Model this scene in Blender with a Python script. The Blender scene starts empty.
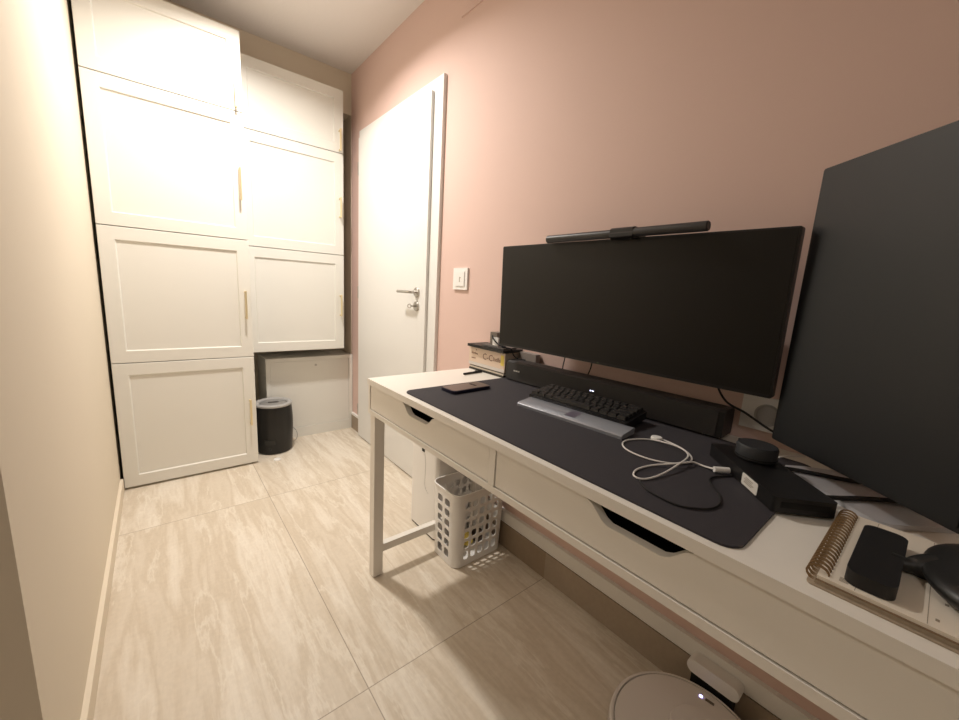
import bpy, bmesh, math, random
from mathutils import Vector, Matrix
random.seed(7)
sc = bpy.context.scene
col = sc.collection
PI = math.pi

# ------------------------------------------------------------------ camera
a, b, c = 6.95922905e-01, -1.74074821e-01, 5.69020898e-02
fw = Vector((math.sin(a)*math.cos(b), math.cos(a)*math.cos(b), math.sin(b)))
r0 = Vector((math.cos(a), -math.sin(a), 0)); u0 = r0.cross(fw)
rt = math.cos(c)*r0 + math.sin(c)*u0; up = -math.sin(c)*r0 + math.cos(c)*u0
cam = bpy.data.cameras.new('camera'); camo = bpy.data.objects.new('camera', cam); col.objects.link(camo)
CH = 1.08
M = Matrix((rt, up, -fw)).transposed().to_4x4(); M.translation = Vector((0, 0, CH))
camo.matrix_world = M
cam.sensor_fit = 'HORIZONTAL'; cam.sensor_width = 36; cam.lens = 388.5*36/959; cam.clip_start = .01
sc.camera = camo
sc.view_settings.view_transform = 'Standard'; sc.view_settings.look = 'None'
sc.view_settings.gamma = 1; sc.view_settings.use_curve_mapping = False
sc.view_settings.exposure = 0.38

# ------------------------------------------------------------------ materials
def s2l(v): return tuple((x/255/12.92 if x/255 <= .04045 else ((x/255+.055)/1.055)**2.4) for x in v)
def setin(n, k, v):
    if k in n.inputs: n.inputs[k].default_value = v
def mat(name, rgb, rough=.5, metal=0, bump=0, bscale=60, var=0, vscale=4, spec=.5, emit=0, coat=0):
    m = bpy.data.materials.new(name); m.use_nodes = True; nt = m.node_tree; p = nt.nodes['Principled BSDF']
    c_ = (*s2l(rgb), 1)
    p.inputs['Base Color'].default_value = c_; p.inputs['Roughness'].default_value = rough
    p.inputs['Metallic'].default_value = metal; setin(p, 'Specular IOR Level', spec); setin(p, 'Coat Weight', coat)
    tc = nt.nodes.new('ShaderNodeTexCoord')
    if var:
        n = nt.nodes.new('ShaderNodeTexNoise'); n.inputs['Scale'].default_value = vscale; n.inputs['Detail'].default_value = 5
        nt.links.new(tc.outputs['Object'], n.inputs['Vector'])
        mx = nt.nodes.new('ShaderNodeMix'); mx.data_type = 'RGBA'
        mx.inputs[6].default_value = tuple(min(1, x*(1-var)) for x in c_[:3])+(1,)
        mx.inputs[7].default_value = tuple(min(1, x*(1+var)) for x in c_[:3])+(1,)
        nt.links.new(n.outputs['Fac'], mx.inputs[0]); nt.links.new(mx.outputs[2], p.inputs['Base Color'])
    if bump:
        n2 = nt.nodes.new('ShaderNodeTexNoise'); n2.inputs['Scale'].default_value = bscale; n2.inputs['Detail'].default_value = 4
        nt.links.new(tc.outputs['Object'], n2.inputs['Vector'])
        bp = nt.nodes.new('ShaderNodeBump'); bp.inputs['Strength'].default_value = bump; bp.inputs['Distance'].default_value = .002
        nt.links.new(n2.outputs['Fac'], bp.inputs['Height']); nt.links.new(bp.outputs['Normal'], p.inputs['Normal'])
    if emit:
        p.inputs['Emission Color'].default_value = c_; p.inputs['Emission Strength'].default_value = emit
    return m
PINK = mat('pink_paint', (221, 192, 182), .75, bump=.25, bscale=25, var=.02, vscale=2)
CREAM = mat('cream_paint', (226, 215, 196), .75, bump=.25, bscale=25, var=.02, vscale=2)
CEIL = mat('ceiling_paint', (232, 226, 222), .85, bump=.4, bscale=90)
WHITE = mat('white_lacquer', (232, 230, 223), .4, var=.01)
DOORW = mat('door_white', (232, 231, 228), .4, var=.01)
DESKW = mat('desk_white', (238, 233, 224), .35, var=.01)
LEGW = mat('powder_white_steel', (235, 230, 222), .4, var=.01)
PLAST = mat('white_plastic', (240, 238, 235), .4, var=.01)
BRASS = mat('brass', (236, 220, 180), .35, metal=.6, var=.05, vscale=30)
STEEL = mat('brushed_steel', (190, 186, 180), .3, metal=1, var=.05, vscale=60)
SILVER = mat('satin_silver', (200, 200, 204), .36, metal=.35, var=.04, vscale=40)
BLACK = mat('black_plastic', (19, 18, 19), .45, var=.1, vscale=20)
BLKM = mat('black_matte', (20, 19, 20), .7, bump=.2, bscale=200)
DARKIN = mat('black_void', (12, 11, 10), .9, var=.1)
GLOSSB = mat('black_gloss', (26, 27, 27), .4, var=.1)
SCREEN = mat('screen_off', (16, 14, 12), .42, spec=.35, var=.05, vscale=3)
SCREEN2 = mat('screen_off_matte', (20, 22, 25), .45, spec=.5, var=.05, vscale=3)
MAT = mat('mat_fabric', (51, 48, 53), .8, bump=.5, bscale=900, var=.06, vscale=200)
GREYBAR = mat('soundbar_grille', (44, 42, 42), .6, bump=.6, bscale=700, var=.1, vscale=300)
RUBBER = mat('white_cable', (232, 228, 224), .4, var=.02)
NAVY = mat('navy_case', (16, 18, 44), .35, var=.1, vscale=30)
PHGL = mat('phone_reflection', (92, 80, 74), .3, spec=.6, var=.05, vscale=30)  # brown reflection on the phone's top, painted into its base colour
PAPER = mat('paper', (232, 222, 206), .7, var=.02, vscale=30)
PAPERG = mat('page_edges', (168, 152, 132), .8, var=.15, vscale=200)
INK = mat('grey_ink', (150, 138, 122), .8, var=.05)
BRONZE = mat('bronze_wire', (140, 114, 82), .35, metal=.6, var=.05, vscale=40)
SPINE = mat('peach_spine', (220, 198, 178), .6, var=.08, vscale=12)
SPTXT = mat('brown_print', (128, 92, 78), .6, var=.05)
YELL = mat('yellow_label', (232, 208, 100), .6, var=.05)
REST = mat('silver_acrylic', (165, 168, 176), .22, metal=.35, var=.03, vscale=20)
RESTL = mat('mauve_label', (96, 90, 104), .4, var=.05)
KEY = mat('keycap_black', (30, 29, 29), .5, var=.08, vscale=60)
ROBO = mat('robot_white', (225, 218, 212), .35, var=.01)
LED = mat('led_violet', (190, 180, 255), .5, emit=3)
LEDW = mat('led_white', (220, 225, 255), .5, emit=2)
STICK = mat('sticker_white', (225, 222, 215), .6, var=.02)
GREYP = mat('grey_plastic', (176, 174, 172), .35, var=.03)
LIDG = mat('grey_lid', (140, 138, 136), .35, var=.03)
BROWNP = mat('brown_wrapper', (170, 125, 70), .6, var=.2, vscale=20)
LAMPM = mat('lamp_diffuser', (255, 236, 210), .5, emit=4)

def stone(name, tiles=True, c1=(212, 197, 176), c2=(242, 233, 219)):
    m = bpy.data.materials.new(name); m.use_nodes = True; nt = m.node_tree; N = nt.nodes; L = nt.links
    p = N['Principled BSDF']; p.inputs['Roughness'].default_value = .34; setin(p, 'Specular IOR Level', .35)
    tc = N.new('ShaderNodeTexCoord'); sp = N.new('ShaderNodeSeparateXYZ'); L.new(tc.outputs['Object'], sp.inputs[0])
    def mth(op, A, B=None, C=None):
        n = N.new('ShaderNodeMath'); n.operation = op
        for i, v in enumerate((A, B, C)):
            if v is None: continue
            if isinstance(v, (int, float)): n.inputs[i].default_value = v
            else: L.new(v, n.inputs[i])
        return n.outputs[0]
    tx = mth('DIVIDE', mth('SUBTRACT', sp.outputs['X'], .375), 1.2); ty = mth('DIVIDE', mth('SUBTRACT', sp.outputs['Y'], .84), 1.2)
    ix = mth('FLOOR', tx); iy = mth('FLOOR', ty)
    cx = N.new('ShaderNodeCombineXYZ'); L.new(mth('MULTIPLY', sp.outputs['X'], 5.0), cx.inputs[0]); L.new(mth('MULTIPLY', sp.outputs['Y'], .6), cx.inputs[1])
    L.new(mth('ADD', mth('MULTIPLY', ix, 7.3), mth('MULTIPLY', iy, 13.7)), cx.inputs[2])
    L.new(sp.outputs['Z'], cx.inputs[2]) if not tiles else None
    n1 = N.new('ShaderNodeTexNoise'); n1.inputs['Scale'].default_value = 1.6; n1.inputs['Detail'].default_value = 9; n1.inputs['Roughness'].default_value = .62
    n1.inputs['Distortion'].default_value = .25; L.new(cx.outputs[0], n1.inputs['Vector'])
    ramp = N.new('ShaderNodeValToRGB'); L.new(n1.outputs['Fac'], ramp.inputs[0])
    e = ramp.color_ramp.elements; mid = tuple((x*.5+y*.5) for x, y in zip(c1, c2))
    e[0].position = .3; e[0].color = (*s2l(c1), 1); e[1].position = .72; e[1].color = (*s2l(c2), 1)
    for ps, cc in ((.44, mid), (.50, c1), (.54, mid), (.60, c2), (.64, mid)):
        q = e.new(ps); q.color = (*s2l(tuple(.7*x+.3*y for x, y in zip(cc, mid))), 1)
    # thin pale veins
    cy = N.new('ShaderNodeCombineXYZ'); L.new(mth('MULTIPLY', sp.outputs['X'], 3.2), cy.inputs[0]); L.new(mth('MULTIPLY', sp.outputs['Y'], .55), cy.inputs[1])
    L.new(mth('ADD', mth('MULTIPLY', ix, 3.1), mth('MULTIPLY', iy, 5.9)), cy.inputs[2])
    n2 = N.new('ShaderNodeTexNoise'); n2.inputs['Scale'].default_value = 1.8; n2.inputs['Detail'].default_value = 8; n2.inputs['Roughness'].default_value = .6; n2.inputs['Distortion'].default_value = .12
    L.new(cy.outputs[0], n2.inputs['Vector'])
    if not tiles: n2.inputs['Scale'].default_value = .01
    v = mth('SUBTRACT', 1.0, mth('MINIMUM', 1.0, mth('MULTIPLY', mth('ABSOLUTE', mth('SUBTRACT', n2.outputs['Fac'], .53)), 55.0)))
    n3 = N.new('ShaderNodeTexNoise'); n3.inputs['Scale'].default_value = 70; n3.inputs['Detail'].default_value = 3; L.new(tc.outputs['Object'], n3.inputs['Vector'])
    mx = N.new('ShaderNodeMix'); mx.data_type = 'RGBA'; L.new(mth('MULTIPLY', v, .55), mx.inputs[0]); L.new(ramp.outputs[0], mx.inputs[6]); mx.inputs[7].default_value = (*s2l((244, 236, 222)), 1)
    mg = N.new('ShaderNodeMix'); mg.data_type = 'RGBA'; mg.blend_type = 'MULTIPLY'; mg.inputs[0].default_value = .16
    L.new(mx.outputs[2], mg.inputs[6]); L.new(n3.outputs['Fac'], mg.inputs[7])
    out = mg.outputs[2]
    if tiles:
        fx = mth('MULTIPLY', mth('ABSOLUTE', mth('SUBTRACT', tx, mth('ROUND', tx))), 1.2)
        fy = mth('MULTIPLY', mth('ABSOLUTE', mth('SUBTRACT', ty, mth('ROUND', ty))), 1.2)
        g = mth('LESS_THAN', mth('MINIMUM', fx, fy), .0014)
        gm = N.new('ShaderNodeMix'); gm.data_type = 'RGBA'; L.new(mth('MULTIPLY', g, .6), gm.inputs[0]); L.new(out, gm.inputs[6]); gm.inputs[7].default_value = (*s2l((128, 108, 88)), 1)
        out = gm.outputs[2]
    L.new(out, p.inputs['Base Color'])
    return m
FLOOR = stone('travertine_tile'); BASE = stone('travertine_skirting', False, (160, 142, 122), (172, 154, 134))

# ------------------------------------------------------------------ mesh helpers
WM = {}
def wm(o): return WM.get(o.name, Matrix())
def obj(name, bm, m, parent=None, local=False, smooth=True, ang=35, bevel=0, seg=2):
    """bm is in world coordinates, or in the parent's own if local"""
    if bevel:
        me0 = [e for e in bm.edges if len(e.link_faces) == 2 and e.calc_face_angle(0) > math.radians(30)]
        bmesh.ops.bevel(bm, geom=me0, offset=bevel, segments=seg, profile=.5, affect='EDGES', clamp_overlap=True)
    if parent is not None and not local: bm.transform(wm(parent).inverted())
    bmesh.ops.recalc_face_normals(bm, faces=bm.faces)
    me = bpy.data.meshes.new(name)
    if smooth:
        for f in bm.faces: f.smooth = True
        for e in bm.edges:
            if len(e.link_faces) != 2 or e.calc_face_angle(9) > math.radians(ang): e.smooth = False
    bm.to_mesh(me); bm.free()
    ms = m if isinstance(m, (list, tuple)) else [m]
    for x in ms: me.materials.append(x)
    o = bpy.data.objects.new(name, me); col.objects.link(o)
    if parent is not None: o.parent = parent; WM[o.name] = wm(parent)
    else: WM[o.name] = Matrix()
    return o
def tag(o, label, cat, group=None):
    o['label'] = label; o['category'] = cat
    if group: o['group'] = group
    return o
def thing(name, label, cat, loc=(0, 0, 0), rot=None, group=None):
    o = bpy.data.objects.new(name, None); col.objects.link(o); o.empty_display_size = .05
    m = Matrix.Translation(loc)
    if rot is not None: m = m @ rot.to_4x4()
    o.matrix_world = m; WM[o.name] = m
    return tag(o, label, cat, group)
def struct(name, bm, m, bevel=0):
    o = obj(name, bm, m, bevel=bevel); o['kind'] = 'structure'; return o
def B(): return bmesh.new()
def box(bm, x0, x1, y0, y1, z0, z1, mi=0):
    vs = [bm.verts.new((x, y, z)) for x in (x0, x1) for y in (y0, y1) for z in (z0, z1)]
    F = [bm.faces.new([vs[i] for i in q]) for q in ((0, 1, 3, 2), (4, 6, 7, 5), (0, 4, 5, 1), (2, 3, 7, 6), (0, 2, 6, 4), (1, 5, 7, 3))]
    for f in F: f.material_index = mi
    return bm
def bx(*q): return box(B(), *q)
def prism(bm, pts, axis, d0, d1):
    """pts: 2d outline in the two other axes (x,y / x,z / y,z), extruded along axis from d0 to d1"""
    def P(p, d): return {'x': (d, p[0], p[1]), 'y': (p[0], d, p[1]), 'z': (p[0], p[1], d)}[axis]
    A = [bm.verts.new(P(p, d0)) for p in pts]; C = [bm.verts.new(P(p, d1)) for p in pts]
    bm.faces.new(A); bm.faces.new(C[::-1])
    for i in range(len(pts)):
        j = (i+1) % len(pts); bm.faces.new((A[i], C[i], C[j], A[j]))
    return bm
def rrect(x0, x1, y0, y1, r, n=6):
    out = []
    for cx, cy, a0 in ((x1-r, y1-r, 0), (x0+r, y1-r, 90), (x0+r, y0+r, 180), (x1-r, y0+r, 270)):
        for i in range(n+1):
            t = math.radians(a0+90*i/n); out.append((cx+r*math.cos(t), cy+r*math.sin(t)))
    return out
def lathe(bm, prof, center=(0, 0, 0), n=48):
    cx, cy, cz = center; rings = []
    for r, z in prof:
        if r < 1e-6: rings.append([bm.verts.new((cx, cy, cz+z))])
        else: rings.append([bm.verts.new((cx+r*math.cos(2*PI*i/n), cy+r*math.sin(2*PI*i/n), cz+z)) for i in range(n)])
    for A, C in zip(rings, rings[1:]):
        for i in range(n):
            j = (i+1) % n
            if len(A) == 1 and len(C) == 1: continue
            if len(A) == 1: bm.faces.new((A[0], C[i], C[j]))
            elif len(C) == 1: bm.faces.new((A[i], C[0], A[j]))
            else: bm.faces.new((A[i], C[i], C[j], A[j]))
    return bm
def smooth_path(pts, k=6):
    P = [Vector(p) for p in pts]; P = [P[0]*2-P[1]]+P+[P[-1]*2-P[-2]]; out = []
    for i in range(1, len(P)-2):
        for s in range(k):
            t = s/k; p0, p1, p2, p3 = P[i-1:i+3]
            out.append(.5*((2*p1)+(-p0+p2)*t+(2*p0-5*p1+4*p2-p3)*t*t+(-p0+3*p1-3*p2+p3)*t**3))
    out.append(P[-2]); return out
def tube(bm, pts, r, n=10, k=6, cap=True):
    P = smooth_path(pts, k) if k > 1 else [Vector(p) for p in pts]
    rings = []; ref = Vector((0, 0, 1))
    for i, p in enumerate(P):
        d = (P[min(i+1, len(P)-1)]-P[max(i-1, 0)]).normalized()
        s = d.cross(ref)
        if s.length < .05: s = d.cross(Vector((1, 0, 0)))
        s.normalize(); q = s.cross(d).normalized(); ref = q if abs(d.z) > .9 else Vector((0, 0, 1))
        rr = r(i/(len(P)-1)) if callable(r) else r
        rings.append([bm.verts.new(p+(s*math.cos(2*PI*j/n)+q*math.sin(2*PI*j/n))*rr) for j in range(n)])
    for A, C in zip(rings, rings[1:]):
        for j in range(n):
            kx = (j+1) % n; bm.faces.new((A[j], A[kx], C[kx], C[j]))
    if cap: bm.faces.new(rings[0][::-1]); bm.faces.new(rings[-1])
    return bm
def rotz(t): return Matrix.Rotation(t, 3, 'Z')
def basis(e, f, g): return Matrix((e, f, g)).transposed()
def text_bm(s, size, mtx, depth=.0003):
    cu = bpy.data.curves.new('t', 'FONT'); cu.body = s; cu.size = size; cu.extrude = depth; cu.resolution_u = 2
    o = bpy.data.objects.new('t', cu); col.objects.link(o); bpy.context.view_layer.update()
    me = bpy.data.meshes.new_from_object(o.evaluated_get(bpy.context.evaluated_depsgraph_get()))
    bpy.data.objects.remove(o); bm = B(); bm.from_mesh(me); bpy.data.meshes.remove(me); bm.transform(mtx); return bm

# ------------------------------------------------------------------ room shell
XR, XL, YB, ZC = 1.10, -.20, 2.81, 2.452
YR = 3.07   # back of the recess behind the cabinets
YN = .876   # where the left wall ends and the room widens
XW, YF = -1.7, -1.4
struct('floor', bx(XW, XR, YF, YR, -.05, 0), FLOOR)
struct('ceiling', bx(XW-.1, XR+.1, YF-.1, YR+.1, ZC, ZC+.05), CEIL)
# right wall with an opening for the door
DY0, DY1, DZ = 1.70, 2.622, 2.02
bm = B(); box(bm, XR, XR+.1, YF, DY0, 0, ZC); box(bm, XR, XR+.1, DY1, YR+.1, 0, ZC); box(bm, XR, XR+.1, DY0, DY1, DZ, ZC)
struct('wall_right', bm, PINK)
struct('wall_back', bx(XL-.1, XR, YR, YR+.1, 0, ZC), CREAM)
bm = bx(XL, XR-.0001, YB, YR, 2.286, ZC-.0002); box(bm, 1.0, XR-.0001, YB, YR, 2.20, 2.2859); box(bm, XR-.003, XR-.0001, YB, YR, 0, 2.1999)
struct('wall_recess', bm, CREAM)
struct('wall_left', bx(XL-.1, XL, YN+.1, YR, 0, ZC), CREAM)
struct('wall_return', bx(XW, XL, YN, YN+.1, 0, ZC), CREAM)
struct('wall_near', bx(XW-.1, XR+.1, YF-.1, YF, 0, ZC), CREAM)
struct('wall_far_left', bx(XW-.1, XW, YF, YN+.1, 0, ZC), CREAM)
struct('baseboard_left', bx(XL, XL+.012, YN, 2.478, 0, .066), mat('skirting_cream', (230, 218, 198), .5), bevel=.004)
bm = B(); box(bm, XR-.012, XR, YF, 1.655, 0, .108); box(bm, XR-.012, XR, 2.632, YB-.024, 0, .108)
struct('baseboard_right', bm, BASE, bevel=.002)
bm = bx(XR-.016, XR, YF, 1.655, .116, .166); box(bm, XR-.014, XR, 2.632, YB-.024, .109, .125)
struct('trim_1', bm, PLAST, bevel=.003)
bm = bx(XR-.006, XR, 1.16, 1.56, 2.235, 2.42)
struct('trim_2', bm, PINK, bevel=.002)

# ------------------------------------------------------------------ door
dr = bpy.data.objects.new('door_1', None); col.objects.link(dr); dr.location = (XR, 2.2, 0); WM['door_1'] = Matrix.Translation((XR, 2.2, 0)); dr['kind'] = 'structure'
bm = B()
box(bm, XR-.018, XR+.08, 1.662, 1.765, 0, 2.052); box(bm, XR-.018, XR+.08, 2.600, 2.63, 0, 2.052); box(bm, XR-.018, XR+.08, 1.7651, 2.5999, 1.9912, 2.052)
obj('door_frame', bm, DOORW, dr, bevel=.002)
bm = B(); box(bm, XR-.034, XR-.0185, 1.738, 2.604, .008, 2.0)
obj('door_leaf', bm, DOORW, dr, bevel=.002)
obj('leaf_rebate', bx(XR-.0184, XR+.03, 1.768, 2.597, .008, 1.989), DOORW, dr)
obj('door_gap_shade', bx(XR+.0, XR+.08, 1.766, 2.598, -.0, .006), DARKIN, dr)  # black strip standing in for the shade in the gap under the leaf
for z in (.2, 1.03, 1.82):
    bm = B(); tube(bm, [(XR-.030, 2.612, z-.04), (XR-.030, 2.612, z+.04)], .006, k=1); obj('hinge', bm, STEEL, dr)
YH = 1.822
def rosette(z):
    bm = lathe(B(), [(0, 0), (.026, 0), (.026, .006), (.023, .009), (0, .009)], n=32)
    bm.transform(Matrix.Translation((XR-.034, YH, z)) @ Matrix.Rotation(-PI/2, 4, 'Y')); return bm
ro = obj('door_handle', rosette(1.058), STEEL, dr)
bm = B(); tube(bm, [(XR-.042, YH, 1.058), (XR-.072, YH, 1.058), (XR-.084, YH+.010, 1.058), (XR-.086, YH+.038, 1.058), (XR-.086, YH+.120, 1.058)], .008, k=5)
obj('lever', bm, STEEL, ro)
lk = obj('lock_rosette', rosette(.985), STEEL, dr)
bm = B(); box(bm, XR-.068, XR-.042, YH-.001, YH+.002, .981, .989)
ring = lathe(B(), [(.007, -.001), (.012, -.001), (.012, .001), (.007, .001), (.007, -.001)], n=24)
ring.transform(Matrix.Translation((XR-.078, YH, .985)) @ Matrix.Rotation(PI/2, 4, 'X'))
me = bpy.data.meshes.new('k'); ring.to_mesh(me); bm.from_mesh(me); bpy.data.meshes.remove(me)
obj('key', bm, STEEL, lk)

# ------------------------------------------------------------------ cabinets
def shaker(bm, x0, x1, z0, z1, y, t=.02, st=.057, rec=.007):
    """a framed door front facing -y, one closed mesh"""
    def ring(i, yy): return [bm.verts.new(p) for p in ((x0+i, yy, z0+i), (x1-i, yy, z0+i), (x1-i, yy, z1-i), (x0+i, yy, z1-i))]
    R = [ring(.0, y+t), ring(0, y+.0015), ring(.0015, y), ring(st, y), ring(st+.004, y+rec)]
    bm.faces.new(R[0]); bm.faces.new(R[-1][::-1])
    for A, C in zip(R, R[1:]):
        for i in range(4): bm.faces.new((A[i], A[(i+1) % 4], C[(i+1) % 4], C[i]))
    return bm
def pull(x, z0, z1, y, parent):
    bm = B(); box(bm, x-.005, x+.005, y-.032, y-.026, z0, z1)
    box(bm, x-.004, x+.004, y-.0262, y, z0+.004, z0+.012); box(bm, x-.004, x+.004, y-.0262, y, z1-.012, z1-.004)
    obj('handle', bm, BRASS, parent, bevel=.0012, seg=1)
YT = 2.484
tc = thing('tall_cabinet', 'tall white four-door cabinet reaching from the floor, beside the cream wall', 'cabinet', (.108, YT+.16, 0))
bm = bx(-.182, .40, YT+.022, YR-.006, 0, 2.28); obj('cabinet_body', bm, WHITE, tc, bevel=.0015)
for z0, z1, h0, h1 in ((.012, .643, .25, .40), (.647, 1.279, .86, 1.012), (1.283, 1.909, 1.48, 1.64), (1.913, 2.284, 1.915, 2.055)):
    d = obj('door', shaker(B(), -.187, .405, z0, z1, YT), WHITE, tc)
    pull(.375, max(h0, z0+.01), h1, YT, d)
YU = 2.69
wc = thing('wall_cabinet', 'white three-door cabinet hung on the back wall above the access panel', 'cabinet', (.7, YU+.06, .633))
obj('cabinet_body', bx(.412, .994, YU+.022, YR-.002, .636, 2.276), WHITE, wc, bevel=.0015)
for z0, z1, h0, h1 in ((.634, 1.266, .86, 1.005), (1.27, 1.905, 1.505, 1.634), (1.909, 2.28, 1.915, 2.045)):
    d = obj('door', shaker(B(), .408, .999, z0, z1, YU), WHITE, wc)
    pull(.972, h0, h1, YU, d)

# access panel on back wall
ap = thing('access_panel', 'low white box with framed front hatch standing in the recess under the wall cabinet', 'panel', (.8, YB, 0))
obj('hatch_box', bx(.521, 1.094, YB+.0002, YR-.005, 0, .567), WHITE, ap, bevel=.002)
bm = B()
box(bm, .52, .545, YB-.022, YB, 0, .568); box(bm, 1.072, 1.097, YB-.022, YB, 0, .568); box(bm, .5451, 1.0719, YB-.022, YB, .543, .568); box(bm, .5451, 1.0719, YB-.022, YB, 0, .07)
obj('panel_frame', bm, WHITE, ap, bevel=.002)
obj('panel_door', bx(.547, 1.07, YB-.016, YB-.001, .072, .541), WHITE, ap, bevel=.002)
bm = lathe(B(), [(0, 0), (.008, 0), (.008, .003), (0, .003)], n=20); bm.transform(Matrix.Translation((.835, YB-.016, .508)) @ Matrix.Rotation(PI/2, 4, 'X')); obj('keyhole', bm, STEEL, ap)

# ------------------------------------------------------------------ ceiling lamp
cl = thing('ceiling_light', 'small round white ceiling lamp between door and cabinet', 'lamp', (.40, 1.95, ZC))
obj('housing', lathe(B(), [(.06, 0), (.085, 0), (.085, -.014), (.078, -.02), (.065, -.02), (.06, -.012), (.06, 0)], (.4, 1.95, ZC)), PLAST, cl)
obj('diffuser', lathe(B(), [(0, -.003), (.0595, -.003), (.0595, -.012), (0, -.012)], (.4, 1.95, ZC)), LAMPM, cl)
def area(name, loc, size, power, color, rot=(0, 0, 0), spread=PI):
    l = bpy.data.lights.new(name, 'AREA'); l.shape = 'DISK'; l.size = size; l.energy = power; l.color = color; l.spread = spread
    o = bpy.data.objects.new(name, l); col.objects.link(o); o.location = loc; o.rotation_euler = rot; return o
area('ceiling_lamp_light', (.4, 1.95, ZC-.024), .12, 18.5, (1.0, .945, .875), spread=2.62)
area('far_room_fill', (-.9, -.4, ZC-.02), .5, 4.6, (1.0, .94, .88))  # added fill with no visible source, lifts the unlit part of the room
w = bpy.data.worlds.new('world'); sc.world = w; w.use_nodes = True
w.node_tree.nodes['Background'].inputs[0].default_value = (.9, .85, .8, 1); w.node_tree.nodes['Background'].inputs[1].default_value = .015

# ------------------------------------------------------------------ wall plates
sw = thing('light_switch', 'white square light switch on the pink wall beside the door', 'switch', (XR, 1.48, 1.13))
obj('switch_plate', bx(XR-.009, XR, 1.426, 1.534, 1.084, 1.182), PLAST, sw, bevel=.003)
obj('rocker', bx(XR-.0125, XR-.0092, 1.445, 1.515, 1.10, 1.166), PLAST, sw, bevel=.0015)
bm = bx(XR-.0128, XR-.0126, 1.477, 1.482, 1.118, 1.142); box(bm, XR-.0128, XR-.0126, 1.470, 1.474, 1.136, 1.140); obj('switch_mark', bm, INK, sw)
so = thing('wall_socket', 'white double wall plate with round socket above desk between the monitors', 'socket', (XR, .22, .83))
obj('socket_plate', bx(XR-.01, XR, .10, .294, .792, .872), PLAST, so, bevel=.003)
for y in (.155, .24):
    bm = lathe(B(), [(.026, .001), (.026, .003), (.0235, .003), (.021, -.0), (.021, .0012), (0, .0012), ], n=32); bm.transform(Matrix.Translation((XR-.0102, y, .832)) @ Matrix.Rotation(-PI/2, 4, 'Y'))
    obj('socket_well', bm, GREYP, so)
sl = thing('wall_adapter', 'small grey plug block above the book stack beside the wide monitor', 'adapter', (1.03, 1.15, .89))

# ------------------------------------------------------------------ desk
XD, DL, DR_ = .551, 1.266, -.105
ZT = .76
dk = thing('desk', 'long white desk with two drawers standing along the pink wall', 'desk', (.82, .6, 0))
obj('desktop', bx(XD, XR-.002, DR_, DL, .740, ZT), DESKW, dk, bevel=.0015)
bm = B()
box(bm, XD+.004, XR-.01, DL-.014, DL-.0, .634, .7395); box(bm, XD+.004, XR-.01, DR_, DR_+.014, .634, .7395)
box(bm, XD+.004, XR-.025, .591, .611, .6505, .7395)
box(bm, XD+.004, XD+.028, DR_+.0145, DL-.0145, .634, .650)
box(bm, XR-.022, XR-.01, DR_+.0145, DL-.0145, .634, .7395)
box(bm, XD+.03, XR-.023, DR_+.0145, DL-.0145, .640, .6445)
obj('desk_frame', bm, DESKW, dk, bevel=.001, seg=1)
def drawer(y0, y1):
    yc = y0+.318 if y0 > .5 else .264; z0, z1 = .6535, .7372
    o = [(y0, z0), (y1, z0), (y1, z1), (yc+.095, z1)]
    yc0 = yc
    for t in (0, .25, .5, .75, 1): o.append((yc+.090-.045*t, z1-.001-.031*(t*t*(3-2*t))))
    for t in (0, .25, .5, .75, 1): o.append((yc-.045-.045*t, z1-.001-.031*((1-t)**2*(3-2*(1-t)))))
    o += [(yc-.095, z1), (y0, z1)]
    bm = prism(B(), o, 'x', XD+.006, XD+.024)
    d = obj('drawer', bm, DESKW, dk, bevel=.0012, seg=1)
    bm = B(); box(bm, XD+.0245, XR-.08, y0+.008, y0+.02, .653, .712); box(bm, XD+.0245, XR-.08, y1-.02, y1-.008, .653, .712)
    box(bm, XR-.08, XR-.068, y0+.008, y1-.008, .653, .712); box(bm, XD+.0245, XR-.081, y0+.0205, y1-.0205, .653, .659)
    obj('drawer_box', bm, DARKIN, d)  # coloured near-black to paint the shade inside the drawer
drawer(.614, 1.2485); drawer(-.088, .588)
LX0, LX1 = XD+.006, XD+.043
for yc in (1.232, -.071):
    for x0 in (LX0, XR-.07):
        obj('leg', bx(x0, x0+.037, yc-.018, yc+.018, 0.004, .634), LEGW, dk, bevel=.002)
    obj('stretcher', bx(LX0+.0372, XR-.0702, yc-.012, yc+.012, .093, .123), LEGW, dk, bevel=.002)
    for x0 in (LX0, XR-.07): obj('foot_pad', bx(x0+.004, x0+.033, yc-.014, yc+.014, 0, .0041), BLKM, dk)

# ------------------------------------------------------------------ desk mat
bm = prism(B(), [(x-.008*(1.06-y)/.93, y) for x, y in rrect(.574, 1.034, .128, 1.047, .028)], 'z', ZT+.0002, ZT+.0035)
dm = obj('desk_mat', bm, MAT, bevel=.0008, seg=1); tag(dm, 'large dark grey fabric mat with rounded corners covering the desktop', 'desk mat')
ZM = ZT+.0036

# phone
e = Vector((.9995, .03, 0)).normalized(); f = Vector((-e.y, e.x, 0))
ph = thing('smartphone', 'dark smartphone in a navy case lying on the left end of the mat', 'phone', (.762, .972, ZM), basis(e, f, Vector((0, 0, 1))))
obj('phone_case', prism(B(), rrect(-.079, .079, -.036, .036, .012), 'z', 0.0002, .010), NAVY, ph, local=True, bevel=.002)
obj('screen', prism(B(), rrect(-.075, .075, -.033, .033, .009), 'z', .0101, .0108), PHGL, ph, local=True)
obj('camera_bump', prism(B(), rrect(.028, .036, -.012, .020, .003), 'z', .0109, .0118), BLACK, ph, local=True)

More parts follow.
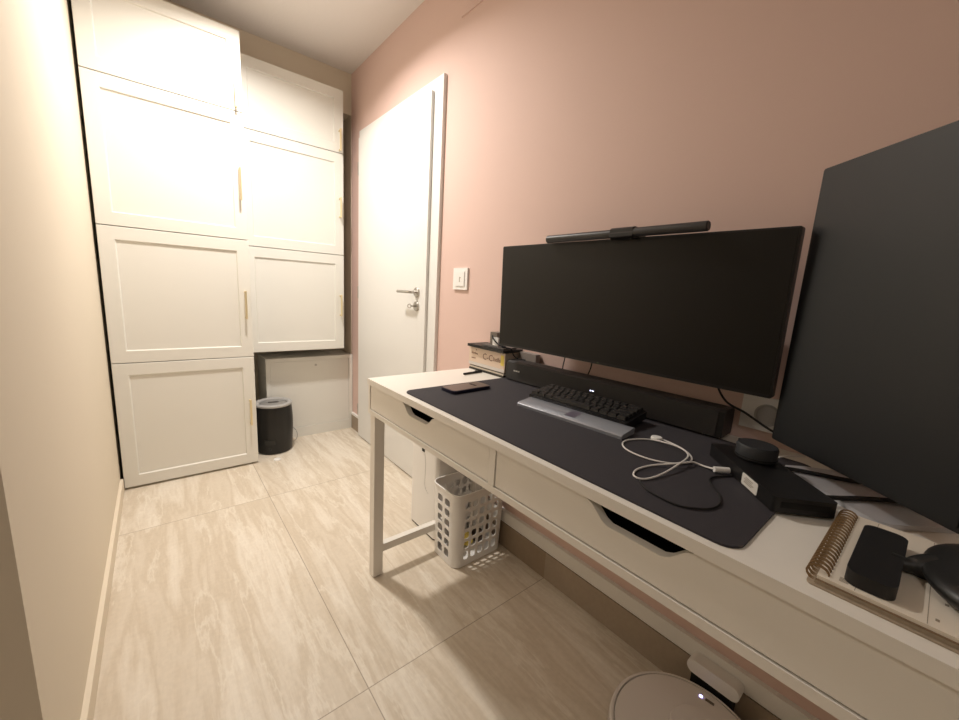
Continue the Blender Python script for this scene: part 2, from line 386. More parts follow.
# ------------------------------------------------------------------ wide monitor
def monitor(name, label, BL, yaw, tilt, w, h, scr, bez=.004, chin=.008, thick=.024):
    e = Vector((-math.sin(yaw), -math.cos(yaw), 0)); n = Vector((-math.cos(yaw), math.sin(yaw), 0))
    u = Vector((0, 0, 1))*math.cos(tilt)-n*math.sin(tilt); n2 = e.cross(u)
    R = basis(e, u, n2)           # local x right, y up, z toward viewer
    org = Vector(BL)+e*w/2
    t = thing(name, label, 'monitor', org, R)
    obj('housing', prism(B(), rrect(-w/2, w/2, 0, h, .004, 3), 'z', -thick, -.001), BLACK, t, local=True, bevel=.0015)
    obj('screen', prism(B(), rrect(-w/2+bez, w/2-bez, chin, h-bez, .002, 2), 'z', -.0009, .0002), scr, t, local=True)
    bm = prism(B(), rrect(-min(w, h)*.42, min(w, h)*.42, h/2-min(w, h)*.3, h/2+min(w, h)*.3, .03), 'z', -thick-.022, -thick-.0002)
    obj('rear_cover', bm, BLACK, t, local=True, bevel=.006)
    return t
m1 = monitor('ultrawide_monitor', 'black ultrawide monitor mounted before the pink wall, light bar on top', (.95, 1.032, .895), math.radians(-1.26), math.radians(-1.8), .82, .343, SCREEN)
# logo below the screen
bm = prism(B(), rrect(-.004, .004, .0025, .0055, .001, 2), 'z', .0002, .0006); obj('logo', bm, mat('logo_green', (70, 84, 60), .5), m1, local=True)
bm = B(); bm2 = bx(1.02, XR-.008, .58, .66, 1.03, 1.11); obj('wall_bracket', bm2, BLACK, m1, bevel=.004); bm.free()

# light bar
lb = thing('monitor_light_bar', 'slim black light bar clipped along the top of the ultrawide monitor', 'light bar', (.93, .6, 1.2455))
bm = lathe(B(), [(0, -.227), (.0098, -.227), (.0112, -.2255), (.0112, .2255), (.0098, .227), (0, .227)], n=24)
bm.transform(Matrix.Translation((.933, .598, 1.2475)) @ Matrix.Rotation(PI/2, 4, 'X')); obj('light_tube', bm, mat('light_bar_grey', (52, 50, 50), .4), lb)
bm = B(); tube(bm, [(.933, .598-.228, 1.2475), (.933, .598-.2272, 1.2475)], .0095, k=1, n=20); obj('end_cap', bm, BLACK, lb)
bm = prism(B(), [(.922, 1.257), (.930, 1.2615), (.955, 1.2615), (.985, 1.256), (.99, 1.24), (.986, 1.20), (.980, 1.20), (.980, 1.2405), (.946, 1.2395), (.9395, 1.2385), (.9395, 1.232), (.934, 1.232), (.922, 1.238)], 'y', .542, .606)
obj('clip_mount', bm, BLACK, lb, bevel=.002)

# ------------------------------------------------------------------ sound bar
e = Vector((.035, -1, 0)).normalized(); f = Vector((e.y, -e.x, 0))*-1
sb = thing('soundbar', 'long black soundbar lying on the desk beneath the ultrawide monitor', 'soundbar', (.990, 1.030, ZM), basis(e, f, Vector((0, 0, 1))))
o = [(0.0, .0), (.072, .0), (.076, .004), (.076, .058), (.070, .066), (.012, .068), (.003, .062)]
o = [(p[0]+.0, p[1]+.0045) for p in o]
obj('cabinet', prism(B(), o, 'x', .012, .712), GREYBAR, sb, local=True, bevel=.0015)
for x0, x1 in ((0, .0119), (.7121, .726)):
    oo = [(p[0]*.96+.0015, p[1]) for p in o]; obj('end_cap', prism(B(), oo, 'x', x0, x1), BLACK, sb, local=True, bevel=.003)
for x in (.05, .66): obj('foot', bx(x, x+.02, .01, .040, .0002, .0044), BLKM, sb, local=True)
def on_front(bm_): return bm_
bm = B()
for i, wd in enumerate((.004, .003, .004, .003, .004, .003)): box(bm, .040+i*.0052, .040+i*.0052+wd, -.0006+.0015, -.0001+.0015, .0365, .0415)
obj('logo', bm, mat('logo_silver', (215, 212, 205), .4), sb, local=True)
bm = B(); box(bm, .362, .367, .0006, .0014, .037, .040); box(bm, .370, .375, .0006, .0014, .037, .040); obj('status_light', bm, LEDW, sb, local=True)

# ------------------------------------------------------------------ keyboard + rest
e = Vector((.06, -1, 0)).normalized(); f = Vector((-e.y, e.x, 0))
wr = thing('wrist_rest', 'pale silver wrist rest lying in front of the black keyboard', 'wrist rest', (.783, .757, ZM), basis(e, f, Vector((0, 0, 1))))
o = [(0, 0), (.064, 0), (.064, .015), (.060, .0165), (.004, .010), (0, .007)]
obj('pad', prism(B(), o, 'x', 0, .320), REST, wr, local=True, bevel=.0012)
n_ = Vector((0, -.0065, .056)).normalized()
def tilt(p): return (.010+(p-.004)*.0065/.056)
bm = B(); vs = [bm.verts.new(v) for v in ((.152, .014, tilt(.014)+.0003), (.182, .014, tilt(.014)+.0003), (.182, .052, tilt(.052)+.0003), (.152, .052, tilt(.052)+.0003))]; fc = bm.faces.new(vs)
g = bmesh.ops.extrude_face_region(bm, geom=[fc]); [setattr(v, 'co', v.co+Vector((0, 0, .0004))) for v in g['geom'] if isinstance(v, bmesh.types.BMVert)]
obj('badge', bm, RESTL, wr, local=True)
ko = Vector((.783, .757, ZM))+f*.067-e*.014
kb = thing('keyboard', 'compact black mechanical keyboard standing between wrist rest and soundbar', 'keyboard', ko, basis(e, f, Vector((0, 0, 1))) @ Matrix.Rotation(math.radians(6), 3, 'X'))
KL, KD = .314, .108
obj('case', prism(B(), rrect(0, KL, 0, KD, .006, 3), 'z', .002, .022), BLACK, kb, local=True, bevel=.0015)
obj('rear_foot', bx(.02, KL-.02, KD-.02, KD-.01, -.006, .0018), BLKM, kb, local=True)
rows = [([1]*13+[2]), ([1.5]+[1]*12+[1.5]), ([1.75]+[1]*11+[2.25]), ([2.25]+[1]*10+[2.75]), ([1.25, 1.25, 1.25, 6.25, 1.25, 1.25, 1.25, 1.25])]
U = .02; k0 = .006
def keycap(w_):
    bm = B(); hw = w_*U/2-.0009; hd = U/2-.0009; s = .0028
    A = [bm.verts.new(p) for p in ((-hw, -hd, 0), (hw, -hd, 0), (hw, hd, 0), (-hw, hd, 0))]
    C = [bm.verts.new(p) for p in ((-hw+s*.6, -hd+s, .0085), (hw-s*.6, -hd+s, .0085), (hw-s*.6, hd-s*.6, .0085), (-hw+s*.6, hd-s*.6, .0085))]
    bm.faces.new(A[::-1]); bm.faces.new(C)
    for i in range(4): bm.faces.new((A[i], A[(i+1) % 4], C[(i+1) % 4], C[i]))
    return bm
kcache = {}
for ri, row in enumerate(rows):
    x = k0
    for w_ in row:
        lx, ly = x+w_*U/2, KD-.0035-U/2-ri*U
        if w_ not in kcache:
            k = obj('keycap', keycap(w_), KEY, kb, local=True, bevel=.0008, seg=1); kcache[w_] = k
        else:
            k = kcache[w_].copy(); col.objects.link(k); k.parent = kb
        k.location = (lx, ly, .0232); x += w_*U

# ------------------------------------------------------------------ photo plane helper (places drawn cable routes on the desk)
def px(x, y, z):
    d = fw*388.5+rt*(x-479.5)-up*(y-360); t = (z-CH)/d.z; return Vector((0, 0, CH))+d*t
def zz(x, y): return (610+x/6.85, 420+y/6.85)

# white watch charger cable
wcab = thing('charging_cable', 'thin white charging cable looped on the desk mat beside the keyboard', 'cable', px(656, 450, ZM))
R_ = .0022
pts = [(352, 130, 0), (430, 163, 0), (500, 200, 0), (548, 240, 0), (560, 272, 0), (530, 290, 0), (430, 297, 0), (300, 276, 0), (180, 236, 0), (105, 195, 0), (86, 160, 0), (120, 138, 0), (200, 131, 0), (290, 136, 0), (390, 158, 1),
       (480, 190, 1), (528, 225, 1), (530, 258, 1.4), (475, 300, 1.6), (380, 358, .6), (290, 395, 0), (210, 403, 0), (162, 378, 0), (185, 338, 0), (290, 310, 0), (420, 301, 1), (520, 292, 1.4), (575, 290, .6), (640, 315, 0), (712, 336, 1)]
bm = tube(B(), [px(*zz(x, y), ZM+R_+.0005+h*.0045) for x, y, h in pts], R_*.8, n=8, k=5); obj('cord', bm, RUBBER, wcab)
p = px(*zz(320, 120), ZM+.006)
bm = lathe(B(), [(0, 0), (.011, 0), (.0125, .0015), (.0125, .006), (.0115, .0075), (0, .0082)], n=32); bm.transform(Matrix.Translation((p.x, p.y, ZM+.0003))); obj('charging_puck', bm, PLAST, wcab)
p0 = px(*zz(712, 337), ZM+.008); p1 = px(*zz(815, 345), ZM+.008)
bm = tube(B(), [p0, p0.lerp(p1, .1), p0.lerp(p1, .9), p1], lambda t: .0035 if t < .05 else .0055, n=14, k=2); obj('plug', bm, PLAST, wcab)
# black cable drawn in an arc on the mat
pts = [(200, 412), (245, 470), (340, 528), (470, 585), (600, 606), (700, 603), (752, 570), (748, 510), (705, 455), (682, 415), (700, 392), (760, 386), (840, 380)]
bm = tube(B(), [px(*zz(x, y), ZM+.0022) for x, y in pts], .0017, n=8, k=5)
o = obj('black_cable', bm, BLKM); tag(o, 'thin black cable curving in an arc over the dark mat', 'cable')

# ------------------------------------------------------------------ black dock box and puck
e = Vector((.735, .678, 0)).normalized(); f = Vector((-e.y, e.x, 0))  # e away from the camera along its long side
bo = thing('docking_box', 'flat black rectangular box with white sticker at the mat corner', 'box', (.726, .131, ZM), basis(e, f, Vector((0, 0, 1))))
obj('box_body', prism(B(), rrect(0, .228, -.092, 0, .006, 3), 'z', .001, .0265), BLACK, bo, local=True, bevel=.0015)
obj('front_vent', bx(-.0008, .0002, -.080, -.010, .010, .020), DARKIN, bo, local=True)
bm = prism(B(), [(.046, .0035), (.091, .0035), (.093, .0055), (.093, .022), (.091, .0242), (.046, .0242), (.044, .022), (.044, .0055)], 'y', .0002, .0008)
stk = obj('sticker', bm, STICK, bo, local=True)
bm = B()
for i, (u_, v_) in enumerate(((.085, .060), (.083, .055), (.085, .061), (.081, .058))): box(bm, v_, u_, .0009, .0011, .0095+i*.003, .0095+i*.003+.0012)
obj('print', bm, INK, stk, local=True)
pk = thing('smart_puck', 'round black puck-shaped device standing on the flat black box', 'speaker', (.880, .200, ZM+.027))
bm = lathe(B(), [(0, 0), (.031, 0), (.034, .003), (.0345, .024), (.032, .0285), (0, .0292)], (.880, .200, ZM+.0275)); obj('puck_body', bm, mat('puck_grey', (40, 42, 46), .55, bump=.3, bscale=500), pk)
bm = lathe(B(), [(.0346, 0), (.0349, .0), (.0349, .002), (.0346, .002), (.0346, 0)], (.880, .200, ZM+.033)); obj('rim_line', bm, DARKIN, pk)

# ------------------------------------------------------------------ portrait monitor with silver base
yaw = math.radians(40.6)
m2 = monitor('portrait_monitor', 'large black monitor turned upright at the right end of the desk', (.984, .203, .81), yaw, 0.0, .335, .532, SCREEN2, bez=.006, chin=.006, thick=.022)
e2 = Vector((-math.sin(yaw), -math.cos(yaw), 0)); n2 = Vector((-math.cos(yaw), math.sin(yaw), 0))
RB = basis(e2, -n2, Vector((0, 0, 1)))   # local x along the screen, y away behind it
WM['portrait_base'] = Matrix.Translation((.955, .175, ZT)) @ RB.to_4x4()
def base_local(bm_): bm_.transform(WM['portrait_base']); return bm_
bm = base_local(prism(B(), [(.0, .012), (.012, 0), (.178, 0), (.196, .006), (.205, .016), (.205, .13), (.19, .15), (.02, .12), (.0, .05)], 'z', .0005, .0085))
obj('stand_base', bm, SILVER, m2, bevel=.0018)
bm = base_local(prism(B(), rrect(.12, .17, .10, .125, .008, 3), 'z', .009, .30)); obj('stand_neck', bm, SILVER, m2, bevel=.002)
# cables lying over the silver base
for i, (pp, lab, mm, r_) in enumerate((
    ([(768, 467), (790, 469), (812, 473), (836, 478), (870, 484)], 'black cable crossing the silver monitor base nearest the puck', BLKM, .004),
    ([(818, 497), (840, 498), (862, 498.5), (885, 500), (905, 502)], 'black cable crossing the silver monitor base nearest the notebook', BLKM, .004),
    ([(779, 457), (790, 456), (803, 456.5), (815, 455), (824, 458)], 'thin white cable behind the puck beside the silver base', RUBBER, .002))):
    zc = ZT+.009+r_
    o = obj('desk_cable', tube(B(), [px(x, y, zc) for x, y in pp], r_, n=8, k=5), mm); tag(o, lab, 'cable')
# cables at the soundbar's right end
o = obj('coiled_cable', tube(B(), [(1.045, .275, ZT+.010), (1.03, .255, ZT+.018), (1.035, .235, ZT+.020), (1.055, .23, ZT+.012), (1.062, .25, ZT+.008), (1.045, .262, ZT+.006), (1.03, .24, ZT+.008), (1.03, .215, ZT+.008), (1.05, .20, ZT+.008)], .0032, n=8, k=6), BLACK)
tag(o, 'short coil of black cable at the right end of the soundbar', 'cable')

# ------------------------------------------------------------------ hanging cables behind wide monitor
def X(x, y, xx):
    d = fw*388.5+rt*(x-479.5)-up*(y-360); t = xx/d.x; return Vector((0, 0, CH))+d*t
for pp, lab in (([(567, 340), (565, 357), (563, 366), (561.5, 376), (560, 390)], 'straight black cable hanging behind the left half of the ultrawide monitor'),
                ([(594, 345), (592, 362), (590, 370), (586, 378), (583, 384), (578, 392)], 'curved black cable hanging behind the middle of the ultrawide monitor')):
    o = obj('hanging_cable', tube(B(), [X(x, y, 1.075) for x, y in pp], .002, n=8, k=4), BLKM); tag(o, lab, 'cable')
o = obj('hanging_cable', tube(B(), [X(x, y, 1.05) for x, y in ((716, 380), (720, 392), (728, 403), (744, 412), (757, 421), (772, 431), (790, 440))], .0026, n=8, k=5), BLKM)
tag(o, 'black cable sagging past the wall socket between the two monitors', 'cable')

# ------------------------------------------------------------------ books and things at left rear
BX = 1.003
nb0 = obj('thin_notebook', bx(BX-.004, 1.083, 1.055, 1.262, ZT+.0005, ZT+.007), mat('dark_green_cover', (52, 50, 40), .6, var=.1), bevel=.001); tag(nb0, 'thin dark notebook at the very bottom of the book stack', 'notebook')
nb1 = thing('thin_book', 'thin white-paged book with dark cover beneath the thick peach book', 'book', (1.04, 1.16, ZT+.0075))
bm = bx(BX-.004, 1.082, 1.05, 1.258, ZT+.0075, ZT+.009); box(bm, BX-.004, 1.082, 1.05, 1.258, ZT+.0165, ZT+.0185); obj('cover', bm, BLACK, nb1)
obj('pages', bx(BX-.002, 1.08, 1.052, 1.256, ZT+.0091, ZT+.0164), PAPER, nb1)
bk = thing('thick_book', 'thick peach book with yellow label on its spine in the corner stack', 'book', (1.04, 1.16, ZT+.019))
bm = B(); box(bm, BX-.002, BX, 1.048, 1.268, ZT+.019, ZT+.095); box(bm, BX+.0001, 1.088, 1.048, 1.268, ZT+.019, ZT+.0215); box(bm, BX+.0001, 1.088, 1.048, 1.268, ZT+.0925, ZT+.095)
cv = obj('cover', bm, SPINE, bk)
obj('pages', bx(BX+.001, 1.085, 1.051, 1.265, ZT+.0216, ZT+.0924), mat('book_pages', (206, 196, 184), .8, var=.12, vscale=90), bk)
obj('spine_band', bx(BX-.0028, BX-.0021, 1.05, 1.267, ZT+.020, ZT+.033), mat('pale_band', (214, 206, 200), .6, var=.1, vscale=60), cv)
obj('spine_label', bx(BX-.0028, BX-.0021, 1.053, 1.071, ZT+.046, ZT+.086), YELL, cv)
def spine_text(s, size, y, z):
    mt = Matrix.Translation((BX-.0024, y, z)) @ basis(Vector((0, -1, 0)), Vector((0, 0, 1)), Vector((-1, 0, 0))).to_4x4()
    obj('spine_text', text_bm(s, size, mt), SPTXT, cv)
spine_text('C-C', .036, 1.180, ZT+.053); spine_text('hells', .024, 1.115, ZT+.056)
spine_text('Bombas', .013, 1.252, ZT+.066); spine_text('de', .008, 1.225, ZT+.082); spine_text('manual', .009, 1.25, ZT+.047)
fo = obj('black_folder', bx(.985, 1.090, 1.045, 1.262, ZT+.0965, ZT+.1075), BLACK, bevel=.002); tag(fo, 'black slab lying flat on top of the thick peach book', 'folder')
tb = obj('slim_case', prism(B(), rrect(1.0, 1.07, 1.055, 1.19, .008), 'z', ZT+.108, ZT+.114), mat('slate_case', (92, 88, 86), .5, var=.06), bevel=.0015); tag(tb, 'slim grey case on top of the black slab, left of the monitor', 'case')
sl.location = (1.045, 1.115, ZT+.1145); WM[sl.name] = Matrix.Translation(sl.location)
obj('adapter_body', bx(1.025, 1.065, 1.128, 1.168, ZT+.1145, ZT+.164), mat('adapter_grey', (120, 112, 104), .4, metal=.3), sl, bevel=.003)
obj('adapter_plate', bx(1.018, 1.0248, 1.112, 1.145, ZT+.1145, ZT+.146), PLAST, sl, bevel=.002)
o = obj('adapter_cable', tube(B(), [(1.022, 1.152, ZT+.150), (1.010, 1.135, ZT+.144), (1.006, 1.105, ZT+.128), (1.004, 1.085, ZT+.122), (1.01, 1.06, ZT+.119)], .003, n=8, k=5), BLKM); tag(o, 'short black cable on the slim grey case beside the adapter', 'cable')
o = obj('usb_cable', tube(B(), [(1.01, 1.08, ZT+.1165), (1.012, 1.055, ZT+.1165), (1.020, 1.038, ZT+.113), (1.026, 1.036, ZT+.10), (1.030, 1.032, ZT+.088), (1.04, 1.020, ZT+.079), (1.05, .99, ZT+.0775)], .0024, n=8, k=5), BLKM); tag(o, 'black cable falling off the book stack behind the soundbar', 'cable')
pn = thing('stylus_pen', 'short black pen lying on the bare white desktop before the book stack', 'pen', (.95, 1.165, ZT))
obj('barrel', tube(B(), [(.898, 1.160, ZT+.0048), (.902, 1.1605, ZT+.0048), (.985, 1.170, ZT+.0048), (.990, 1.1705, ZT+.0048)], lambda t: .0032 if t < .03 else .0044, n=12, k=3), BLACK, pn)
obj('clip', tube(B(), [(.955, 1.166, ZT+.0095), (.958, 1.1663, ZT+.0115), (.985, 1.1695, ZT+.0115)], .0016, n=8, k=3), BLACK, pn)
gb = obj('grey_box', bx(1.071, 1.096, .958, 1.044, ZT+.0005, ZT+.100), mat('grey_carton', (150, 140, 134), .7, var=.05), bevel=.002); tag(gb, 'small grey box between the book stack and the soundbar against the wall', 'box')

# ------------------------------------------------------------------ notebook at right
NB = thing('planner', 'open spiral-bound planner with cream pages at the right front of the desk', 'notebook', (.71, -.03, ZT))
obj('back_cover', prism(B(), rrect(.577, .818, -.16, .060, .006, 3), 'z', ZT+.0003, ZT+.0022), PAPERG, NB)
obj('page_block', bx(.581, .815, -.158, .053, ZT+.0024, ZT+.0075), PAPERG, NB, bevel=.0008, seg=1)
pg = obj('top_pages', bx(.583, .813, -.157, .052, ZT+.0082, ZT+.0125), PAPER, NB, bevel=.0008, seg=1)
obj('page_block', bx(.580, .816, -.1585, .0525, ZT+.0076, ZT+.0081), mat('divider_brown', (120, 98, 74), .8), NB)
bm = B(); zt = ZT+.0126
box(bm, .585, .811, .0195, .0200, zt, zt+.0001); box(bm, .585, .811, -.0345, -.0350, zt, zt+.0001)
for i in range(5): box(bm, .592+i*.0022, .5932+i*.0022, .026, .034, zt, zt+.0001)
for q in ((.60, .014), (.598, -.040), (.64, -.046)): box(bm, q[0], q[0]+.005, q[1]-.003, q[1], zt, zt+.0001)
obj('printed_lines', bm, INK, pg)
for i in range(21):
    x = .590+i*.0105
    for dx in (0, .0026):
        if i == 0 and dx == 0:
            pass
    bm = B()
    P = [Vector((x+.0012*math.sin(t), 0.0525+.0105*math.cos(t), ZT+.0105+.0092*math.sin(t))) for t in [2*PI*k/14 for k in range(15)]]
    tube(bm, P, .0008, n=6, k=1)
    P = [p+Vector((.0034, 0, 0)) for p in P]; tube(bm, P, .0008, n=6, k=1)
    obj('binding_ring', bm, BRONZE, NB)

# black handheld gadget on the planner
HD = thing('handheld_gadget', 'black plastic gadget with blocky head and glossy bulb lying on the planner', 'gadget', (.66, 0, ZT+.0128))
bm = prism(B(), rrect(.592, .752, -.011, .031, .013, 5), 'z', ZT+.0131, ZT+.0295)
obj('head', bm, BLACK, HD, bevel=.006, seg=3)
zb = ZT+.0225
bm = tube(B(), [(.682, .0, zb), (.682, -.012, zb), (.686, -.020, zb+.001), (.695, -.034, zb+.002)], lambda t: .0085 if t < .5 else .0085+.018*(t-.5), n=16, k=5); obj('neck', bm, GLOSSB, HD)
bm = B(); bmesh.ops.create_uvsphere(bm, u_segments=40, v_segments=24, radius=1)
for v in bm.verts:
    x, y, z = v.co; q = math.copysign(abs(x)**.8, x)
    v.co = Vector((.700+.094*q, -.092+.068*y, zb+.006+.022*z))
    if v.co.z < ZT+.0132: v.co.z = ZT+.0132
obj('body', bm, GLOSSB, HD, ang=60)

# ------------------------------------------------------------------ floor things
hm = thing('humidifier', 'black cylindrical appliance with grey lid and thin cord beside the tall cabinet', 'appliance', (.528, 2.655, 0))
hc = (.528, 2.655, 0)
obj('body', lathe(B(), [(0, .004), (.098, .004), (.103, .008), (.107, .06), (.1115, .15), (.1115, .215), (.108, .272), (.105, .302), (.0, .302)], hc, 64), mat('humid_black', (14, 13, 12), .4, var=.1, vscale=10), hm)
ld = obj('lid_ring', lathe(B(), [(.078, .303), (.106, .303), (.109, .308), (.1085, .315), (.103, .319), (.088, .319), (.080, .313), (.078, .303)], hc, 64), GREYP, hm)
obj('lid', lathe(B(), [(0, .3035), (.076, .3035), (.076, .309), (.068, .314), (.034, .316), (.030, .312), (0, .311)], hc, 64), LIDG, hm)
bm = prism(B(), rrect(-.03, .03, -.011, .011, .009), 'z', .3165, .320); bm.transform(Matrix.Translation(hc)); obj('lid_grip', bm, mat('grip_grey', (110, 108, 106), .4), hm, bevel=.001)
ang_ = math.radians(-115); ca, sa = math.cos(ang_), math.sin(ang_)
MP = Matrix.Translation((hc[0]+ca*.108, hc[1]+sa*.108, .085)) @ basis(Vector((-sa, ca, 0)), Vector((0, 0, 1)), Vector((ca, sa, 0))).to_4x4()
bm = prism(B(), rrect(-.03, .03, -.016, .016, .003, 2), 'z', -.004, .004); bm.transform(MP); obj('front_panel', bm, GLOSSB, hm, bevel=.001)
bm = prism(B(), rrect(-.008, .008, -.055, -.035, .003, 2), 'z', -.004, .003); bm.transform(MP); obj('button', bm, GLOSSB, hm, bevel=.001)
obj('power_cord', tube(B(), [(.632, 2.69, .03), (.653, 2.68, .02), (.670, 2.67, .05), (.667, 2.675, .09), (.645, 2.70, .12), (.632, 2.72, .14)], .0025, n=8, k=5), GREYP, hm)
o = obj('white_disc', lathe(B(), [(0, 0.0003), (.019, .0003), (.0205, .003), (.018, .008), (0, .011)], (.502, 2.47, 0)), PLAST); tag(o, 'small white disc lying on the floor before the black cylinder', 'disc')

apx = thing('air_purifier', 'tall white rounded floor appliance between desk leg and perforated basket', 'appliance', (.97, 1.36, 0))
obj('body', prism(B(), rrect(.858, 1.068, 1.262, 1.478, .02, 5), 'z', .010, .50), PLAST, apx, bevel=.004)
obj('base', prism(B(), rrect(.862, 1.064, 1.266, 1.474, .018, 5), 'z', 0, .0098), BLKM, apx)
bm = bx(.8565, .8585, 1.362, 1.384, .378, .392); obj('finger_notch', bm, BLKM, apx, bevel=.0015)
obj('panel_seam', tube(B(), [(.8575, 1.362, .376), (.8575, 1.352, .33), (.8575, 1.354, .24), (.8575, 1.345, .215), (.8575, 1.325, .20)], .0009, n=6, k=5), GREYP, apx)

# perforated basket
def basket():
    X0, X1, Y0, Y1, H, rc = .820, 1.083, 1.066, 1.240, .308, .034
    # perimeter parameter -> rounded rectangle
    per = []
    def arc(cx, cy, a0, n=5):
        for i in range(n+1):
            t = math.radians(a0-90*i/n); per.append((cx+rc*math.cos(t), cy+rc*math.sin(t), 'c'))
    def side(p, q, ncol, margin):
        L = math.dist(p, q); us = [0.0]
        pitch = (L-2*margin)/ncol
        for i in range(ncol): us += [margin+pitch*(i+.15), margin+pitch*(i+.85)]
        us.append(L); return [((p[0]+(q[0]-p[0])*u/L), (p[1]+(q[1]-p[1])*u/L)) for u in us]
    loops = []
    cs = [(X0+rc, Y0+rc, 180, 270), (X1-rc, Y0+rc, 270, 360), (X1-rc, Y1-rc, 0, 90), (X0+rc, Y1-rc, 90, 180)]
    ring = []; hole = []
    sides = [((X0+rc, Y0), (X1-rc, Y0), 5), ((X1, Y0+rc), (X1, Y1-rc), 2), ((X1-rc, Y1), (X0+rc, Y1), 5), ((X0, Y1-rc), (X0, Y0+rc), 2)]
    for k in range(4):
        cx, cy, a0, a1 = cs[k]
        for i in range(6):
            t = math.radians(a0+(a1-a0)*i/5)
            ring.append((cx+rc*math.cos(t), cy+rc*math.sin(t))); hole.append(0)
        p, q, nc = sides[k]; pts = side(p, q, nc, .004)
        # pts[0]==last arc point: skip; columns between pts[1..]
        for i in range(1, len(pts)-1):
            ring.append(pts[i]); hole.append(1 if i % 2 == 1 else 0)   # hole[i]: cell from i to i+1 has a hole
    n = len(ring); zs = [0.0, .022]; nr = 6; pz = (H-.022-.030)/nr
    hr = [0, 0]
    zl = [0.0]; hrow = []
    zl.append(.026); hrow.append(0)
    for i in range(nr):
        a_ = .026+pz*i+pz*.14; zl_top = .026+pz*i+pz*.86
        if i > 0: zl.append(a_); hrow.append(0)
        zl.append(zl_top); hrow.append(1)
    zl.append(H); hrow.append(0)
    mx_, my_ = (X0+X1)/2, (Y0+Y1)/2
    bm = B(); V = []
    def P(x, y, z):
        s = .945+.055*z/H; return (mx_+(x-mx_)*s, my_+(y-my_)*s, z+.003)
    V = [[bm.verts.new(P(x, y, z)) for x, y in ring] for z in zl]
    for r in range(len(zl)-1):
        for i in range(n):
            j = (i+1) % n; q = [V[r][i], V[r][j], V[r+1][j], V[r+1][i]]
            if hrow[r] and hole[i]:
                A = [v.co.copy() for v in q]; inner = []
                cu = .2
                # rounded hole: octagon touching the cell border inset
                def pt(u, v): return (A[0]*(1-u)+A[1]*u)*(1-v)+(A[3]*(1-u)+A[2]*u)*v
                e_ = .01
                oc = [(cu, e_), (1-cu, e_), (1-e_, cu), (1-e_, 1-cu), (1-cu, 1-e_), (cu, 1-e_), (e_, 1-cu), (e_, cu)]
                iv = [bm.verts.new(pt(u, v)) for u, v in oc]
                for k in range(4):
                    bm.faces.new((q[k], iv[2*k], iv[(2*k-1) % 8]))
                    bm.faces.new((q[k], q[(k+1) % 4], iv[2*k+1], iv[2*k]))
            else: bm.faces.new(q)
    return bm, V, P, ring, H
bm, V, P, ring, H = basket()
bs = thing('perforated_basket', 'white perforated plastic basket on the floor beneath the desk', 'basket', (.95, 1.155, 0))
o = obj('basket_wall', bm, PLAST, bs); md = o.modifiers.new('s', 'SOLIDIFY'); md.thickness = .0025; md.offset = -1
bm = B(); vs = [bm.verts.new(P(x, y, 0)) for x, y in ring]; bm.faces.new(vs)
o = obj('basket_floor', bm, PLAST, bs); md = o.modifiers.new('s', 'SOLIDIFY'); md.thickness = .0025; md.offset = 0
bm = B(); mxx, myy = .953, 1.160
rim = [Vector(P(x, y, H)) for x, y in ring]; tube(bm, rim+[rim[0]], .0032, n=8, k=1, cap=False); obj('basket_rim', bm, PLAST, bs)
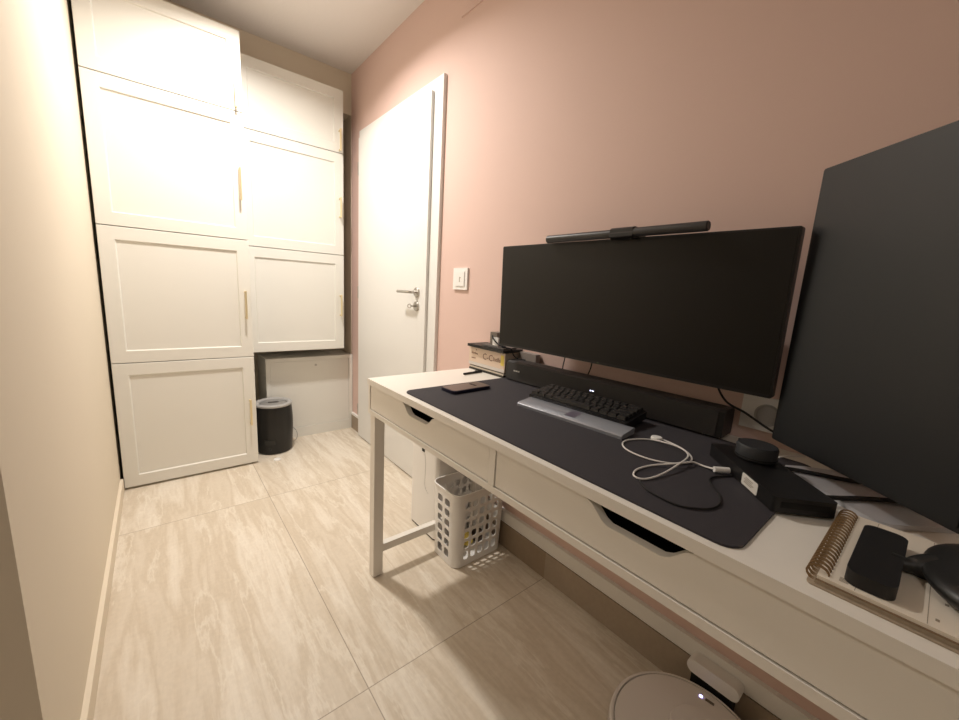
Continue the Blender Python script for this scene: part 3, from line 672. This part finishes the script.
for i, (x, y, z, s, mm, lab) in enumerate(((.895, 1.155, .040, .030, BROWNP, 'crumpled brown wrapper inside the white perforated basket'), (.955, 1.165, .038, .028, YELL, 'crumpled yellow paper inside the white perforated basket'), (1.015, 1.160, .036, .027, mat('dark_wrapper', (70, 56, 44), .6), 'crumpled dark wrapper inside the white perforated basket'))):
    bm = B(); bmesh.ops.create_icosphere(bm, subdivisions=3, radius=s)
    for v in bm.verts: v.co *= 1+random.uniform(-.16, .12)
    zmin = min(v.co.z for v in bm.verts); bm.transform(Matrix.Translation((x, y, .0058-zmin)))
    o = obj('crumpled_paper', bm, mm, smooth=False); tag(o, lab, 'waste paper')

# robot vacuum and dock
rx, ry = .872, .224
rv = thing('robot_vacuum', 'round white robot vacuum on the floor beneath the desk', 'vacuum', (rx, ry, 0))
obj('body', lathe(B(), [(0, .012), (.150, .012), (.165, .02), (.172, .035), (.172, .078), (.169, .086), (.1605, .0865), (0, .0865)], (rx, ry, 0), 72), mat('robot_side', (196, 186, 178), .4), rv)
obj('top_cover', lathe(B(), [(0, .0868), (.1575, .0868), (.1585, .0915), (.1565, .095), (0, .0955)], (rx, ry, 0), 72), ROBO, rv)
obj('bumper_ring', lathe(B(), [(.1600, .0869), (.1685, .0869), (.1700, .0895), (.1665, .0935), (.1615, .0935), (.1600, .0869)], (rx, ry, 0), 72), ROBO, rv)
tp = px(692, 722, .1)
obj('sensor_turret', lathe(B(), [(0, .0956), (.058, .0956), (.060, .098), (.060, .103), (.057, .106), (0, .107)], (.905, .215, 0), 48), ROBO, rv)
for s in (-1, 1): 
    bm = lathe(B(), [(0, -.008), (.03, -.008), (.032, -.004), (.032, .004), (.03, .008), (0, .008)], n=28); bm.transform(Matrix.Translation((rx, ry+s*.10, .032)) @ Matrix.Rotation(PI/2, 4, 'X')); obj('wheel', bm, BLKM, rv)
q = px(701, 696, .096); bm = lathe(B(), [(0, 0), (.0042, 0), (.0042, .0006), (0, .0006)], (q.x, q.y, .0955), 16); obj('status_light', bm, LED, rv)
q2 = px(714, 705, .096); bm = tube(B(), [Vector((q.x, q.y, .0955)).lerp(Vector((q2.x, q2.y, .0955)), .35), Vector((q2.x, q2.y, .0955))], .0035, n=8, k=1); obj('button', bm, mat('button_taupe', (110, 98, 86), .5), rv)
dc = thing('charging_dock', 'white-topped black charging dock between robot vacuum and wall', 'dock', (1.066, .235, 0))
obj('dock_body', bx(1.052, 1.083, .19, .290, 0, .104), BLKM, dc, bevel=.004)
obj('dock_top', prism(B(), rrect(.178, .302, .1045, .143, .017, 5), 'x', 1.046, 1.083), PLAST, dc, bevel=.003)
